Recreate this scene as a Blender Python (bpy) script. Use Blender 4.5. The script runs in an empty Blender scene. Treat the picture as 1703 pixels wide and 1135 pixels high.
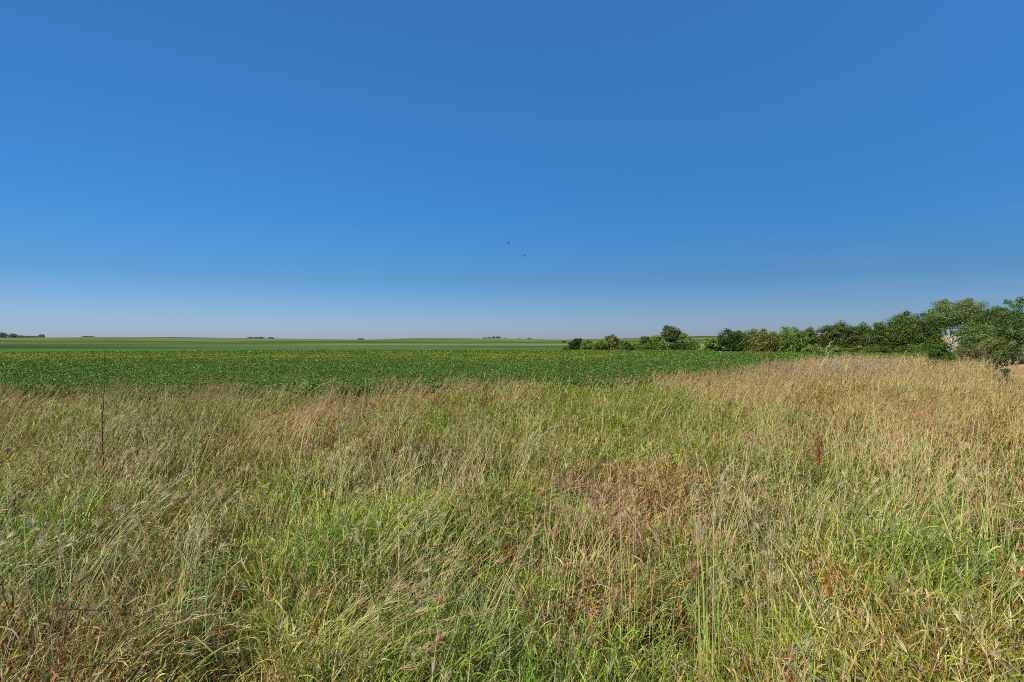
import bpy, math, random
import numpy as np
from math import radians as R

rng = np.random.default_rng(11)
random.seed(7)
sc = bpy.context.scene
col = sc.collection

CAM_Z = 2.7
F = 1000.0            # focal length in pixels of the 1703 wide photograph
CX, CY = 851.5, 567.5

# ------------------------------------------------------------------ helpers
def wx(px, depth):
    return (px - CX) / F * depth
def wz(py, depth):
    return CAM_Z + (CY - py) / F * depth

def _hash(ix, iy, s):
    h = (ix.astype(np.int64) * 374761393 + iy.astype(np.int64) * 668265263 + s * 974634777) & 0xffffffff
    h = ((h ^ (h >> 13)) * 1274126177) & 0xffffffff
    return ((h ^ (h >> 16)) & 0xffff) / 65535.0
def vnoise(x, y, s=0):
    x = np.asarray(x, float); y = np.asarray(y, float)
    ix = np.floor(x); iy = np.floor(y)
    fx = x - ix; fy = y - iy
    fx = fx * fx * (3 - 2 * fx); fy = fy * fy * (3 - 2 * fy)
    a = _hash(ix, iy, s); b = _hash(ix + 1, iy, s); c = _hash(ix, iy + 1, s); d = _hash(ix + 1, iy + 1, s)
    return (a * (1 - fx) + b * fx) * (1 - fy) + (c * (1 - fx) + d * fx) * fy
def fbm(x, y, s=0, o=4):
    v = 0; a = .5; t = 0
    for i in range(o):
        v = v + a * vnoise(x * 2 ** i, y * 2 ** i, s + i * 17); t += a; a *= .5
    return v / t
def sstep(a, b, x):
    t = np.clip((np.asarray(x, float) - a) / (b - a), 0, 1)
    return t * t * (3 - 2 * t)

def build(name, V, Q, mat, parent=None, C=None, smooth=False, tris=None):
    """V (n,3), Q (m,4) quads, tris (k,3); C (n,3) colours"""
    V = np.asarray(V, np.float32)
    Q = np.asarray(Q, np.int32).reshape(-1, 4)
    T = np.asarray(tris, np.int32).reshape(-1, 3) if tris is not None else np.zeros((0, 3), np.int32)
    me = bpy.data.meshes.new(name)
    me.vertices.add(len(V)); me.vertices.foreach_set('co', V.ravel())
    nl = len(Q) * 4 + len(T) * 3
    me.loops.add(nl)
    me.loops.foreach_set('vertex_index', np.concatenate([Q.ravel(), T.ravel()]))
    me.polygons.add(len(Q) + len(T))
    st = np.concatenate([np.arange(len(Q)) * 4, len(Q) * 4 + np.arange(len(T)) * 3]).astype(np.int32)
    me.polygons.foreach_set('loop_start', st)
    if smooth:
        me.polygons.foreach_set('use_smooth', np.ones(len(st), bool))
    else:
        me.polygons.foreach_set('use_smooth', np.zeros(len(st), bool))
    if C is not None:
        at = me.color_attributes.new('tint', 'FLOAT_COLOR', 'POINT')
        c4 = np.ones((len(V), 4), np.float32); c4[:, :3] = C
        at.data.foreach_set('color', c4.ravel())
    me.update(calc_edges=True)
    me.materials.append(mat)
    o = bpy.data.objects.new(name, me)
    col.objects.link(o)
    if parent is not None:
        o.parent = parent
    return o

def tag(o, label=None, cat=None, group=None, kind=None):
    if label: o['label'] = label
    if cat: o['category'] = cat
    if group: o['group'] = group
    if kind: o['kind'] = kind
    return o
def empty(name, loc, label, cat, group=None):
    o = bpy.data.objects.new(name, None); col.objects.link(o)
    o.location = loc; o.empty_display_size = .3
    return tag(o, label, cat, group)

class MB:
    def __init__(s): s.V = []; s.Q = []; s.C = []; s.n = 0
    def add(s, V, Q, C):
        V = np.asarray(V, float)
        s.V.append(V); s.Q.append(np.asarray(Q, int).reshape(-1, 4) + s.n)
        C = np.asarray(C, float)
        s.C.append(np.broadcast_to(C, (len(V), 3)) if C.ndim == 1 else C)
        s.n += len(V)
    def build(s, name, mat, parent=None, smooth=False):
        return build(name, np.concatenate(s.V), np.concatenate(s.Q), mat, parent, np.concatenate(s.C), smooth)

def tube(mb, pts, radii, colr, sides=6):
    pts = np.asarray(pts, float); n = len(pts)
    T = np.gradient(pts, axis=0); T /= np.linalg.norm(T, axis=1)[:, None] + 1e-9
    up = np.array([0.31, 0.17, .93]) if abs(T[0][2]) < .8 else np.array([1., .1, 0])
    A = np.cross(T, up); A /= np.linalg.norm(A, axis=1)[:, None] + 1e-9
    B = np.cross(T, A)
    th = np.arange(sides) * 2 * math.pi / sides
    rr = np.asarray(radii)[:, None, None]
    V = pts[:, None, :] + rr * (np.cos(th)[None, :, None] * A[:, None, :] + np.sin(th)[None, :, None] * B[:, None, :])
    i = np.arange(n - 1)[:, None] * sides; j = np.arange(sides)[None, :]; j2 = (j + 1) % sides
    Q = np.stack([i + j, i + j2, i + sides + j2, i + sides + j], -1).reshape(-1, 4)
    mb.add(V.reshape(-1, 3), Q, colr)

# ------------------------------------------------------------------ materials
def nmat(name):
    m = bpy.data.materials.new(name); m.use_nodes = True
    nt = m.node_tree; nt.nodes.clear()
    return m, nt, nt.nodes, nt.links
def leaf_mat(name, trans=.3, gloss=.05, rough=.4, tgreen=(1.1, 1.15, .6), var=0.0):
    m, nt, N, L = nmat(name)
    out = N.new('ShaderNodeOutputMaterial')
    at = N.new('ShaderNodeAttribute'); at.attribute_name = 'tint'
    d = N.new('ShaderNodeBsdfDiffuse'); t = N.new('ShaderNodeBsdfTranslucent'); g = N.new('ShaderNodeBsdfGlossy')
    g.inputs['Roughness'].default_value = rough
    g.inputs['Color'].default_value = (.9, .92, .85, 1)
    L.new(at.outputs['Color'], d.inputs['Color'])
    mul = N.new('ShaderNodeMix'); mul.data_type = 'RGBA'; mul.blend_type = 'MULTIPLY'; mul.inputs[0].default_value = 1
    L.new(at.outputs['Color'], mul.inputs[6]); mul.inputs[7].default_value = (*tgreen, 1)
    L.new(mul.outputs[2], t.inputs['Color'])
    m1 = N.new('ShaderNodeMixShader'); m1.inputs[0].default_value = trans
    L.new(d.outputs[0], m1.inputs[1]); L.new(t.outputs[0], m1.inputs[2])
    m2 = N.new('ShaderNodeMixShader'); m2.inputs[0].default_value = gloss
    L.new(m1.outputs[0], m2.inputs[1]); L.new(g.outputs[0], m2.inputs[2])
    L.new(m2.outputs[0], out.inputs[0])
    return m
def bark_mat(name):
    m, nt, N, L = nmat(name)
    out = N.new('ShaderNodeOutputMaterial'); p = N.new('ShaderNodeBsdfPrincipled')
    at = N.new('ShaderNodeAttribute'); at.attribute_name = 'tint'
    tc = N.new('ShaderNodeTexCoord'); mp = N.new('ShaderNodeMapping'); mp.inputs['Scale'].default_value = (14, 14, 3)
    nz = N.new('ShaderNodeTexNoise'); nz.inputs['Scale'].default_value = 2; nz.inputs['Detail'].default_value = 5
    L.new(tc.outputs['Object'], mp.inputs[0]); L.new(mp.outputs[0], nz.inputs['Vector'])
    rp = N.new('ShaderNodeValToRGB'); rp.color_ramp.elements[0].position = .3; rp.color_ramp.elements[0].color = (.5, .48, .45, 1)
    rp.color_ramp.elements[1].position = .7; rp.color_ramp.elements[1].color = (1.2, 1.2, 1.2, 1)
    L.new(nz.outputs['Fac'], rp.inputs[0])
    mul = N.new('ShaderNodeMix'); mul.data_type = 'RGBA'; mul.blend_type = 'MULTIPLY'; mul.inputs[0].default_value = 1
    L.new(at.outputs['Color'], mul.inputs[6]); L.new(rp.outputs[0], mul.inputs[7])
    L.new(mul.outputs[2], p.inputs['Base Color']); p.inputs['Roughness'].default_value = .9
    bp = N.new('ShaderNodeBump'); bp.inputs['Strength'].default_value = .5; bp.inputs['Distance'].default_value = .02
    L.new(nz.outputs['Fac'], bp.inputs['Height']); L.new(bp.outputs[0], p.inputs['Normal'])
    L.new(p.outputs[0], out.inputs[0])
    return m
def ground_mat(name, scale=3.0, lo=.6, hi=1.35, bump=.05, far=False):
    m, nt, N, L = nmat(name)
    out = N.new('ShaderNodeOutputMaterial'); d = N.new('ShaderNodeBsdfDiffuse')
    at = N.new('ShaderNodeAttribute'); at.attribute_name = 'tint'
    geo = N.new('ShaderNodeNewGeometry')
    nz = N.new('ShaderNodeTexNoise'); nz.inputs['Scale'].default_value = scale; nz.inputs['Detail'].default_value = 6
    nz.inputs['Roughness'].default_value = .7
    L.new(geo.outputs['Position'], nz.inputs['Vector'])
    rp = N.new('ShaderNodeMapRange'); rp.inputs[1].default_value = .3; rp.inputs[2].default_value = .7
    rp.inputs[3].default_value = lo; rp.inputs[4].default_value = hi
    L.new(nz.outputs['Fac'], rp.inputs[0])
    vm = N.new('ShaderNodeVectorMath'); vm.operation = 'SCALE'
    L.new(at.outputs['Color'], vm.inputs[0]); L.new(rp.outputs[0], vm.inputs['Scale'])
    L.new(vm.outputs[0], d.inputs['Color'])
    bp = N.new('ShaderNodeBump'); bp.inputs['Strength'].default_value = .6; bp.inputs['Distance'].default_value = bump
    L.new(nz.outputs['Fac'], bp.inputs['Height']); L.new(bp.outputs[0], d.inputs['Normal'])
    L.new(d.outputs[0], out.inputs[0])
    return m

M_GRASS = leaf_mat('grass_blades', .26, .012, .42, (1.15, 1.2, .7))
M_HEAD = leaf_mat('seed_fluff', .3, .02, .6, (1.05, 1, .85))
M_SOY = leaf_mat('soybean_leaf', .20, .014, .45, (1.2, 1.1, .5))
M_TREE = leaf_mat('tree_leaf', .30, .012, .5, (1.15, 1.15, .6))
M_BARK = bark_mat('bark')
M_GROUND = ground_mat('earth_and_fields', .35, .72, 1.25, .03)
M_CROP = ground_mat('crop_canopy', 2.2, .5, 1.3, .25)
M_DIRT = ground_mat('dry_dirt', 1.7, .75, 1.2, .15)

# ------------------------------------------------------------------ terrain
SKY_PX = np.array([-1500, -600, 0, 70, 140, 280, 430, 570, 620, 740, 870, 940, 1050, 1100, 1170, 1220, 1280, 1400, 1600, 1900, 3000])
SKY_Y = np.array([563, 566, 564, 562.5, 561, 561, 563, 565, 565, 562.3, 564.7, 565.3, 563, 561.2, 559.2, 559.5, 561.5, 560, 557, 559, 563])
YC = 700.0
def height(x, y):
    x = np.asarray(x, float); y = np.asarray(y, float)
    crest = CAM_Z + (CY - np.interp(x / YC * F + CX, SKY_PX, SKY_Y)) / F * YC
    prof = np.interp(y, [0, 128, 200, 300, 420, 560, 700, 850, 1100, 1600, 4000], [0, 0, .15, .27, .45, .78, 1, .93, .6, .3, .2])
    h = prof * crest
    h = h + sstep(180, 400, y) * (fbm(x / 160, y / 120, 5, 3) - .5) * 4.2 * (1 - sstep(560, 680, y))
    # shallow ditch and bank at the right by the bushes
    d = np.hypot((x - 27.5) / 3.2, (y - 31) / 6.0)
    h = h + .35 * np.exp(-d * d)
    return h
def grid(xs, ys):
    X, Y = np.meshgrid(xs, ys)
    nx, ny = len(xs), len(ys)
    i = (np.arange(ny - 1)[:, None] * nx + np.arange(nx - 1)[None, :])
    Q = np.stack([i, i + 1, i + nx + 1, i + nx], -1).reshape(-1, 4)
    return X.ravel(), Y.ravel(), Q

xs = np.concatenate([-np.geomspace(3200, 60, 130), np.arange(-58, 60, 1.5), np.geomspace(60, 3200, 130)])
ys = np.concatenate([np.linspace(-300, -12, 14), np.arange(-10, 130, 1.6), np.geomspace(131, 900, 230), np.geomspace(920, 4200, 26)])
X, Y, Q = grid(xs, ys)
Z = height(X, Y)
def mixc(a, b, t):
    return a * (1 - t[:, None]) + b * t[:, None]
def c(*v): return np.array(v, float)
SOIL = c(.065, .045, .026); GREEN1 = c(.10, .150, .040); GREEN2 = c(.062, .110, .030)  # soil brown kept dark, occlusion in the grass gaps put into it
OLIVE = c(.155, .195, .055); TAN = c(.36, .27, .12); PALE = c(.27, .28, .13)
C = np.tile(SOIL, (len(X), 1))
far = sstep(122, 128, Y)
n1 = fbm(X / 120, Y / 60, 3, 4); n2 = fbm(X / 300, Y / 90, 9, 3)
yw = Y + (n1 - .5) * 60 + X * .03
fc = mixc(np.tile(GREEN1, (len(X), 1)), np.tile(GREEN2, (len(X), 1)), sstep(.4, .6, n1))
# grassy waterway strip, then terraces of lighter and darker crop over the hill
strip = (sstep(126, 130, Y + X * .02) * (1 - sstep(143, 150, Y + X * .02)))
fc = mixc(fc, np.tile(PALE, (len(X), 1)), strip * .85 * (1 - sstep(-2, 25, X)))
pale2 = np.exp(-((yw - 245 - .08 * X) / 13) ** 2) * sstep(-130, -60, X)
fc = mixc(fc, np.tile(c(.26, .27, .12), (len(X), 1)), pale2 * .8)
ol = sstep(300, 360, yw) * (1 - sstep(560, 650, yw))
fc = mixc(fc, np.tile(OLIVE, (len(X), 1)), ol * (.3 + .7 * sstep(.35, .6, n2)))
ter = np.exp(-((yw - 420) / 16) ** 2) + np.exp(-((yw - 600) / 24) ** 2)
fc = mixc(fc, np.tile(c(.32, .27, .12), (len(X), 1)), np.clip(ter, 0, 1) * .5)
tr = np.exp(-(((yw - 640) / 45) ** 2)) * sstep(-560, -450, X) * (1 - sstep(-150, 0, X))
fc = mixc(fc, np.tile(c(.30, .22, .10), (len(X), 1)), tr * .6)
fc = mixc(fc, np.tile(c(.045, .085, .03), (len(X), 1)), sstep(650, 680, Y) * .95)
n3 = fbm(X / 90, Y / 22, 14, 4)
fc = fc * (.45 + 1.1 * n3)[:, None]
# dry tan field on the rise to the right
rt = X / np.maximum(Y, 1)
tanm = sstep(.13, .17, rt + (n1 - .5) * .05) * sstep(150, 175, Y) * (1 - sstep(300 + 300 * (n1 - .5), 345 + 300 * (n1 - .5), Y) * (1 - sstep(.44, .5, rt)))
fc = mixc(fc, np.tile(c(.50, .37, .17), (len(X), 1)), tanm)
C = mixc(C, fc, far)
ground = build('ground', np.stack([X, Y, Z], 1), Q, M_GROUND, C=C, smooth=True)
tag(ground, 'rolling farmland from the prairie edge up to the low green hills', 'ground', kind='structure')

# edge between prairie grass and the crop: depth as a function of x
EX = np.array([-60, -30, -17, -8, 0, 5, 10, 15, 20, 26, 34, 45, 70])
EY = np.array([21, 21.5, 22.8, 24.2, 26.2, 28.4, 33, 39, 46, 54, 61, 67, 78])
def edge(x):
    x = np.asarray(x, float)
    return np.interp(x, EX, EY) + (vnoise(x * .6, x * 0, 3) - .5) * 1.6

# ------------------------------------------------------------------ soybean field
def soy_top(x, y):
    row = .5 + .5 * np.cos((y + .03 * x) * 2 * math.pi / .76)
    h = .58 + .14 * row + .16 * (fbm(x * .5, y * .5, 41, 2) - .5)
    h = h - .35 * (1 - sstep(0, 1.0, y - edge(x) - .5))
    return h
far_end = lambda x: 131 - .02 * x
xs = np.concatenate([-np.geomspace(700, 62, 40), np.arange(-60, 60, 2.0), np.geomspace(60, 700, 40)])
ts = np.linspace(0, 1, 90) ** 1.7
X = np.tile(xs, len(ts)); Tt = np.repeat(ts, len(xs))
e0 = edge(X) + .9
Y = e0 + (far_end(X) - e0) * Tt
nx, ny = len(xs), len(ts)
i = (np.arange(ny - 1)[:, None] * nx + np.arange(nx - 1)[None, :])
Q = np.stack([i, i + 1, i + nx + 1, i + nx], -1).reshape(-1, 4)
blend = sstep(50, 100, Y)
Z = .42 + blend * .2 + .06 * fbm(X * .4, Y * .4, 2, 2) * (1 - blend)
Z[:nx] = .02
Z = Z * (1 - sstep(.985, 1.0, Tt)) + height(X, Y)
C = mixc(np.tile(c(.018, .04, .010), (len(X), 1)), np.tile(c(.105, .19, .035), (len(X), 1)), sstep(45, 95, Y))  # near end coloured dark, shade under the leaves put into the tint
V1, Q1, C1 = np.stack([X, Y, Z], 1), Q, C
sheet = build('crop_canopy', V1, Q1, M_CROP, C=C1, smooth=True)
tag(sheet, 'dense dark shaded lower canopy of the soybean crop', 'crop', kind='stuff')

def polar_samples(dens_r, dens_v, r0, r1, th=.86, rng=rng):
    """sample points with area density interpolated over radius"""
    rr = np.linspace(r0, r1, 400)
    pdf = rr * np.exp(np.interp(rr, dens_r, np.log(dens_v)))
    cdf = np.concatenate([[0], np.cumsum((pdf[1:] + pdf[:-1]) / 2 * np.diff(rr))])
    n = int(cdf[-1] * 2 * th)
    r = np.interp(rng.random(n) * cdf[-1], cdf, rr)
    t = (rng.random(n) * 2 - 1) * th
    return r * np.sin(t), r * np.cos(t), r

def leaf_quads(P, Nrm, S, asp=.62, rng=rng):
    """diamond leaves: centre P, normal Nrm, half length S"""
    n = len(P)
    Nrm = Nrm / (np.linalg.norm(Nrm, axis=1)[:, None] + 1e-9)
    rnd = rng.normal(size=(n, 3))
    A = np.cross(Nrm, rnd); A /= np.linalg.norm(A, axis=1)[:, None] + 1e-9
    B = np.cross(Nrm, A)
    S = S[:, None]
    V = np.stack([P - A * S, P - B * S * asp - A * S * .15, P + A * S, P + B * S * asp - A * S * .15], 1)
    Q = np.arange(n * 4).reshape(n, 4)
    return V.reshape(-1, 3), Q

x, y, r = polar_samples([18, 26, 35, 50, 70, 100, 140], [310, 310, 230, 125, 74, 42, 24], 20, 138, .90)
k = (y > edge(x) + .55) & (y < far_end(x) - 1)
x, y, r = x[k], y[k], r[k]; n = len(x)
S = np.clip(r * .00098, .038, .12) * rng.uniform(.7, 1.3, n)
z = soy_top(x, y) - rng.exponential(.07, n) * (1 - sstep(40, 90, r) * .6) + .05 + sstep(45, 95, r) * .04
# side wall leaves at the edge
Nn = np.stack([rng.normal(0, .45, n), rng.normal(-.1, .45, n), np.full(n, .8)], 1)
V, Q = leaf_quads(np.stack([x, y, z + height(x, y)], 1), Nn, S)
g = rng.random(n); cl = fbm(x * .25, y * .25, 77, 3)
Cc = np.tile(c(.112, .205, .028), (n, 1)) * (.45 + .8 * g + .35 * (cl - .5))[:, None]
Cc[:, 0] *= .8 + .6 * rng.random(n)
lt = rng.random(n) < .09
Cc[lt] = c(.30, .42, .13) * rng.uniform(.8, 1.3, (lt.sum(), 1))  # scattered pale leaves, glossy highlights painted into the tint
# band of yellow flowering weeds / maturing plants
yb = np.exp(-((y + (vnoise(x * .05, y * 0, 8) - .5) * 7 - 79 - .05 * x) / 11.0) ** 2) * (1 - sstep(4, 26, x + rng.normal(0, 4, n)))
yl = rng.random(n) < yb * .95 * sstep(.25, .6, vnoise(x * .35, y * .2, 12))
Cc[yl] = c(.25, .28, .03) * rng.uniform(.5, 1.35, (yl.sum(), 1))
V = V.reshape(-1, 4, 3); V[yl, :, 2] += .06; V = V.reshape(-1, 3)
soy = build('soybean_plants', V, Q, M_SOY, C=np.repeat(Cc, 4, 0))
tag(soy, 'field of leafy dark green soybean plants with a yellow band', 'crop', kind='stuff')

# ------------------------------------------------------------------ grass
def strips(root, az, tilt, bend, L, w, k, cb, ct, twist=None, pw=1.3, blunt=.05):
    n = len(root)
    dx, dy = np.sin(az), np.cos(az)
    D = np.stack([dx, dy, np.zeros(n)], 1); Pp = np.stack([dy, -dx, np.zeros(n)], 1)
    if twist is None: twist = rng.normal(0, .6, n)
    P = root.copy()
    Vs = []; Cs = []
    for i in range(k + 1):
        t = i / k
        a = tilt + bend * t ** pw
        nor = D * np.cos(a)[:, None]; nor[:, 2] = -np.sin(a)
        wd = Pp * np.cos(twist)[:, None] + nor * np.sin(twist)[:, None]
        ww = (w * (np.clip(1 - t ** 2.2, 0, 1) * .5 * min(1, .6 + 1.2 * t) + blunt * .5))[:, None]
        Vs.append(P - wd * ww); Vs.append(P + wd * ww)
        cc = cb * (1 - t) + ct * t
        Cs.append(cc); Cs.append(cc)
        am = tilt + bend * ((i + .5) / k) ** pw
        st = D * np.sin(am)[:, None]; st[:, 2] = np.cos(am)
        if i < k: P = P + st * (L / k)[:, None]
    V = np.stack(Vs, 1).reshape(-1, 3); C = np.stack(Cs, 1).reshape(-1, 3)
    m = 2 * (k + 1)
    base = np.arange(n)[:, None] * m; j = np.arange(k)[None, :] * 2
    Q = np.stack([base + j, base + j + 1, base + j + 3, base + j + 2], -1).reshape(-1, 4)
    return V, Q, C, P, (tilt + bend)

# colour fields on the prairie: (px, py, radius in px at that place, weight)
def blobs(x, y, lst):
    v = np.zeros(len(x))
    for px, py, rp, w in lst:
        Yb = (CAM_Z - .7) * F / (py - CY); Xb = (px - CX) / F * Yb
        rx = rp / F * Yb * 1.15; ry = max(rx, .5 * rx * F / (py - CY) * .6)
        v += w * np.exp(-((x - Xb) / rx) ** 2 - ((y - Yb) / ry) ** 2)
    return v
GRN = [(200, 665, 70, .6), (340, 690, 80, .6), (740, 690, 70, .6), (960, 640, 70, .8), (1180, 670, 60, .6), (600, 700, 60, .4), (80, 700, 80, .6), (1330, 690, 60, .5), (1500, 660, 70, .5), (1640, 720, 60, .5), (940, 655, 90, 1.0), (1085, 655, 50, .8), (880, 690, 80, .7), (40, 860, 70, 1.1), (1500, 900, 110, .8), (1050, 715, 60, .7),
       (560, 860, 60, .5), (850, 830, 50, .8), (700, 840, 50, .5), (1540, 970, 120, .6), (650, 1080, 160, .3), (1640, 625, 50, 1.0),
       (480, 790, 80, .3), (760, 1030, 90, .3), (1150, 840, 80, .4), (150, 640, 60, .5), (330, 930, 120, .3), (1250, 720, 60, .3), (240, 730, 120, .35)]
RED = [(430, 690, 80, .4), (300, 1010, 120, .6), (840, 660, 50, .4), (950, 850, 110, .9), (980, 950, 90, .7), (80, 655, 60, .8), (1690, 790, 140, 1.3), (1560, 720, 90, .8), (960, 900, 120, .7), (1390, 680, 120, .5), (690, 650, 80, .6), (490, 700, 60, .6),
       (1380, 640, 180, .5), (1600, 690, 160, .5), (50, 740, 60, .9), (350, 1050, 110, .4), (1250, 1060, 120, .6), (1080, 780, 90, .5), (1200, 640, 80, .5), (1530, 840, 110, .4)]
YEL = [(1190, 720, 70, .9), (1120, 930, 60, .6), (300, 800, 120, .6), (120, 720, 110, .6), (620, 760, 60, .5), (1640, 930, 90, .6), (1420, 800, 80, .4), (440, 880, 60, .4), (150, 690, 200, .4)]
PAL = {k_: np.array(v) for k_, v in dict(
    green=(.31, .56, .05), blue=(.38, .55, .18), ygreen=(.50, .54, .075), straw=(.80, .64, .25),
    tan=(.88, .56, .25), brown=(.44, .19, .05), rust=(.74, .22, .04), grey=(.74, .60, .38), gold=(.88, .57, .07), pink=(.84, .49, .32)).items()}
PN = list(PAL); PM = np.array([PAL[q] for q in PN])
def weights(x, y):
    n = len(x)
    G = blobs(x, y, GRN) + (fbm(x * .55, y * .4, 21, 3) - .5) * 2.0
    Rr = 1.25 * blobs(x, y, RED) + (fbm(x * .5, y * .4, 22, 3) - .5) * 1.4
    Yy = blobs(x, y, YEL) + (fbm(x * .6, y * .5, 23, 3) - .5) * 1.5
    Bb = (fbm(x * .7, y * .6, 24, 3) - .5) * 2.2
    farr = sstep(9, 20, y) * .35 + sstep(4, 16, x) * sstep(14, 26, y) * .15
    W = np.zeros((n, len(PN)))
    W[:, 0] = .55 + 3.4 * G - .7 * farr
    W[:, 1] = .48 + 1.0 * Bb + .4 * G - farr * .3
    W[:, 2] = .75 + 1.9 * Yy + .3 * G
    W[:, 3] = .52 + .4 * farr
    W[:, 4] = .42 + .7 * Rr + .7 * farr
    W[:, 5] = .36 + .5 * Rr + .2 * farr
    W[:, 6] = .07 + .32 * Rr + .10 * farr
    W[:, 7] = .18 - .3 * Bb
    W[:, 8] = .10 + .3 * Yy
    W[:, 9] = .20 + .5 * Rr + .2 * farr
    W = np.clip(W, .02, None) ** 1.45
    return W
def pick(W):
    W = W / W.sum(1)[:, None]
    cs = np.cumsum(W, 1); u = rng.random(len(W))
    return np.clip((u[:, None] > cs).sum(1), 0, len(PN) - 1)

def lodge(x, y):
    """lean direction (azimuth from +Y towards +X) and strength of the wind-laid patches"""
    az = 1.2 + (fbm(x * .45, y * .4, 31, 3) - .5) * 5.0
    s = .02 + .95 * sstep(.56, .74, fbm(x * .9, y * .7, 32, 3))
    return az, s

def offbank(x, y): return np.hypot((x - 27.3) / .6, (y - 31.2) / 1.4) > 1
grass = MB()
def grass_ring(r0, r1, per, kseg, dr, dv, wscale):
    x, y, r = polar_samples(dr, np.array(dv) / per, r0, r1, .88)
    ok = (y < edge(x)) & (y > .2) & offbank(x, y)
    x, y, r = x[ok], y[ok], r[ok]
    W = weights(x, y)
    nc = len(x)
    gb = np.clip(blobs(x, y, GRN), 0, 1.2)
    hole = (1 - .8 * np.clip(gb, 0, 1)) * sstep(.56, .66, fbm(x * 1.5, y * 1.2, 52, 2))
    kp = rng.random(nc) > hole * .6
    x, y, r, W, hole, gb = x[kp], y[kp], r[kp], W[kp], hole[kp], gb[kp]; nc = len(x)
    H = (.52 + .42 * (fbm(x * .9, y * .7, 51, 3) - .5) * 2) * rng.uniform(.75, 1.25, nc) + sstep(8, 20, y) * .12 + .16 * gb
    H = H * (1 - .5 * (rng.random(nc) < .16)) * (1 - .85 * hole) * (1 - .35 * (1 - sstep(0, .8, edge(x) - y)))
    sp = pick(W); wide = np.where(rng.random(nc) < .22, rng.uniform(1.4, 2.2, nc), rng.uniform(.7, 1.15, nc))
    laz, ls = lodge(x, y)
    stiff = rng.random(nc)
    rad = rng.uniform(.06, .2, nc) * (1 + sstep(8, 30, r))
    idx = np.repeat(np.arange(nc), per); n = len(idx)
    ox = rng.normal(0, 1, n) * rad[idx]; oy = rng.normal(0, 1, n) * rad[idx]
    bx, by = x[idx] + ox, y[idx] + oy
    az = np.arctan2(ox, oy) + rng.normal(0, 1.1, n)
    short = rng.random(n) < .76
    ll = ls[idx] * np.where(short, .15, .9)
    vx = np.sin(az) * .55 + np.sin(laz[idx]) * ll; vy = np.cos(az) * .55 + np.cos(laz[idx]) * ll
    az = np.arctan2(vx, vy) + rng.normal(0, .35, n); s = np.hypot(vx, vy)
    tilt = np.where(short, rng.uniform(.15, 1.35, n), np.clip(.05 + .5 * s * rng.uniform(.3, 1.3, n), 0, 1.3))
    bend = np.where(short, rng.normal(.8, 1.2, n), rng.gamma(2.2, .42, n) * (1.15 - .6 * stiff[idx]) + .1)
    L = np.where(short, rng.uniform(.07, .24, n), H[idx] * rng.uniform(.5, 1.25, n) * (1 + .3 * s))
    z0 = np.where(short, H[idx] * (1 - rng.random(n) ** 1.3 * .9) * rng.uniform(.85, 1.1, n) - .08, 0)
    z0 = np.maximum(z0, 0)
    w = rng.uniform(.0060, .0145, n) * wide[idx] + np.clip(r[idx] - 4.5, 0, 100) * wscale
    w = w * np.where(short, 1.25, .85) * np.where(rng.random(n) < .35, .5, 1)
    w = np.minimum(w, .0125 + np.clip(r[idx] - 3.5, 0, 100) * .0012)
    own = np.where(rng.random(n) < .78, sp[idx], pick(W[idx]))
    base = PM[own] * (rng.uniform(.40, 1.4, (n, 1)) * (1 + .9 * (fbm(x * .7, y * .6, 91, 3) - .5))[idx][:, None]) * (1 + rng.normal(0, .06, (n, 3)))
    base = base * (1 - sstep(7, 16, y[idx])[:, None] * c(.10, .16, .30)[None, :])
    base = base * (1 + .55 * (fbm(x * 2.2, y * 1.8, 95, 2) - .5))[idx][:, None]
    dead = rng.random(n) < .13
    tipc = base * rng.uniform(.85, 1.25, (n, 1))
    tipc[dead] = PM[3] * rng.uniform(.6, 1.1, (dead.sum(), 1))
    rootc = base * .3 + PM[5] * .16  # brown base, also darkened so shade in the gaps is painted in
    zz = height(bx, by) + z0
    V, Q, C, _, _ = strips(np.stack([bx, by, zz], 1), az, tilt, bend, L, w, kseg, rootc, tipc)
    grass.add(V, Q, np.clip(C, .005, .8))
DR = [1.5, 3, 5, 8, 12, 20, 30, 60]
DV = [2600, 2900, 2600, 1700, 1200, 560, 320, 120]
grass_ring(1.7, 6.5, 34, 6, DR, DV, .00055)
grass_ring(6.5, 13, 18, 4, DR, DV, .00055)
grass_ring(13, 24, 8, 3, DR, DV, .00055)
grass_ring(24, 72, 6, 3, DR, DV, .0005)
o = grass.build('prairie_grass', M_GRASS)
tag(o, 'tall mixed prairie grass of green and straw blades in the foreground', 'grass', kind='stuff')

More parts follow.
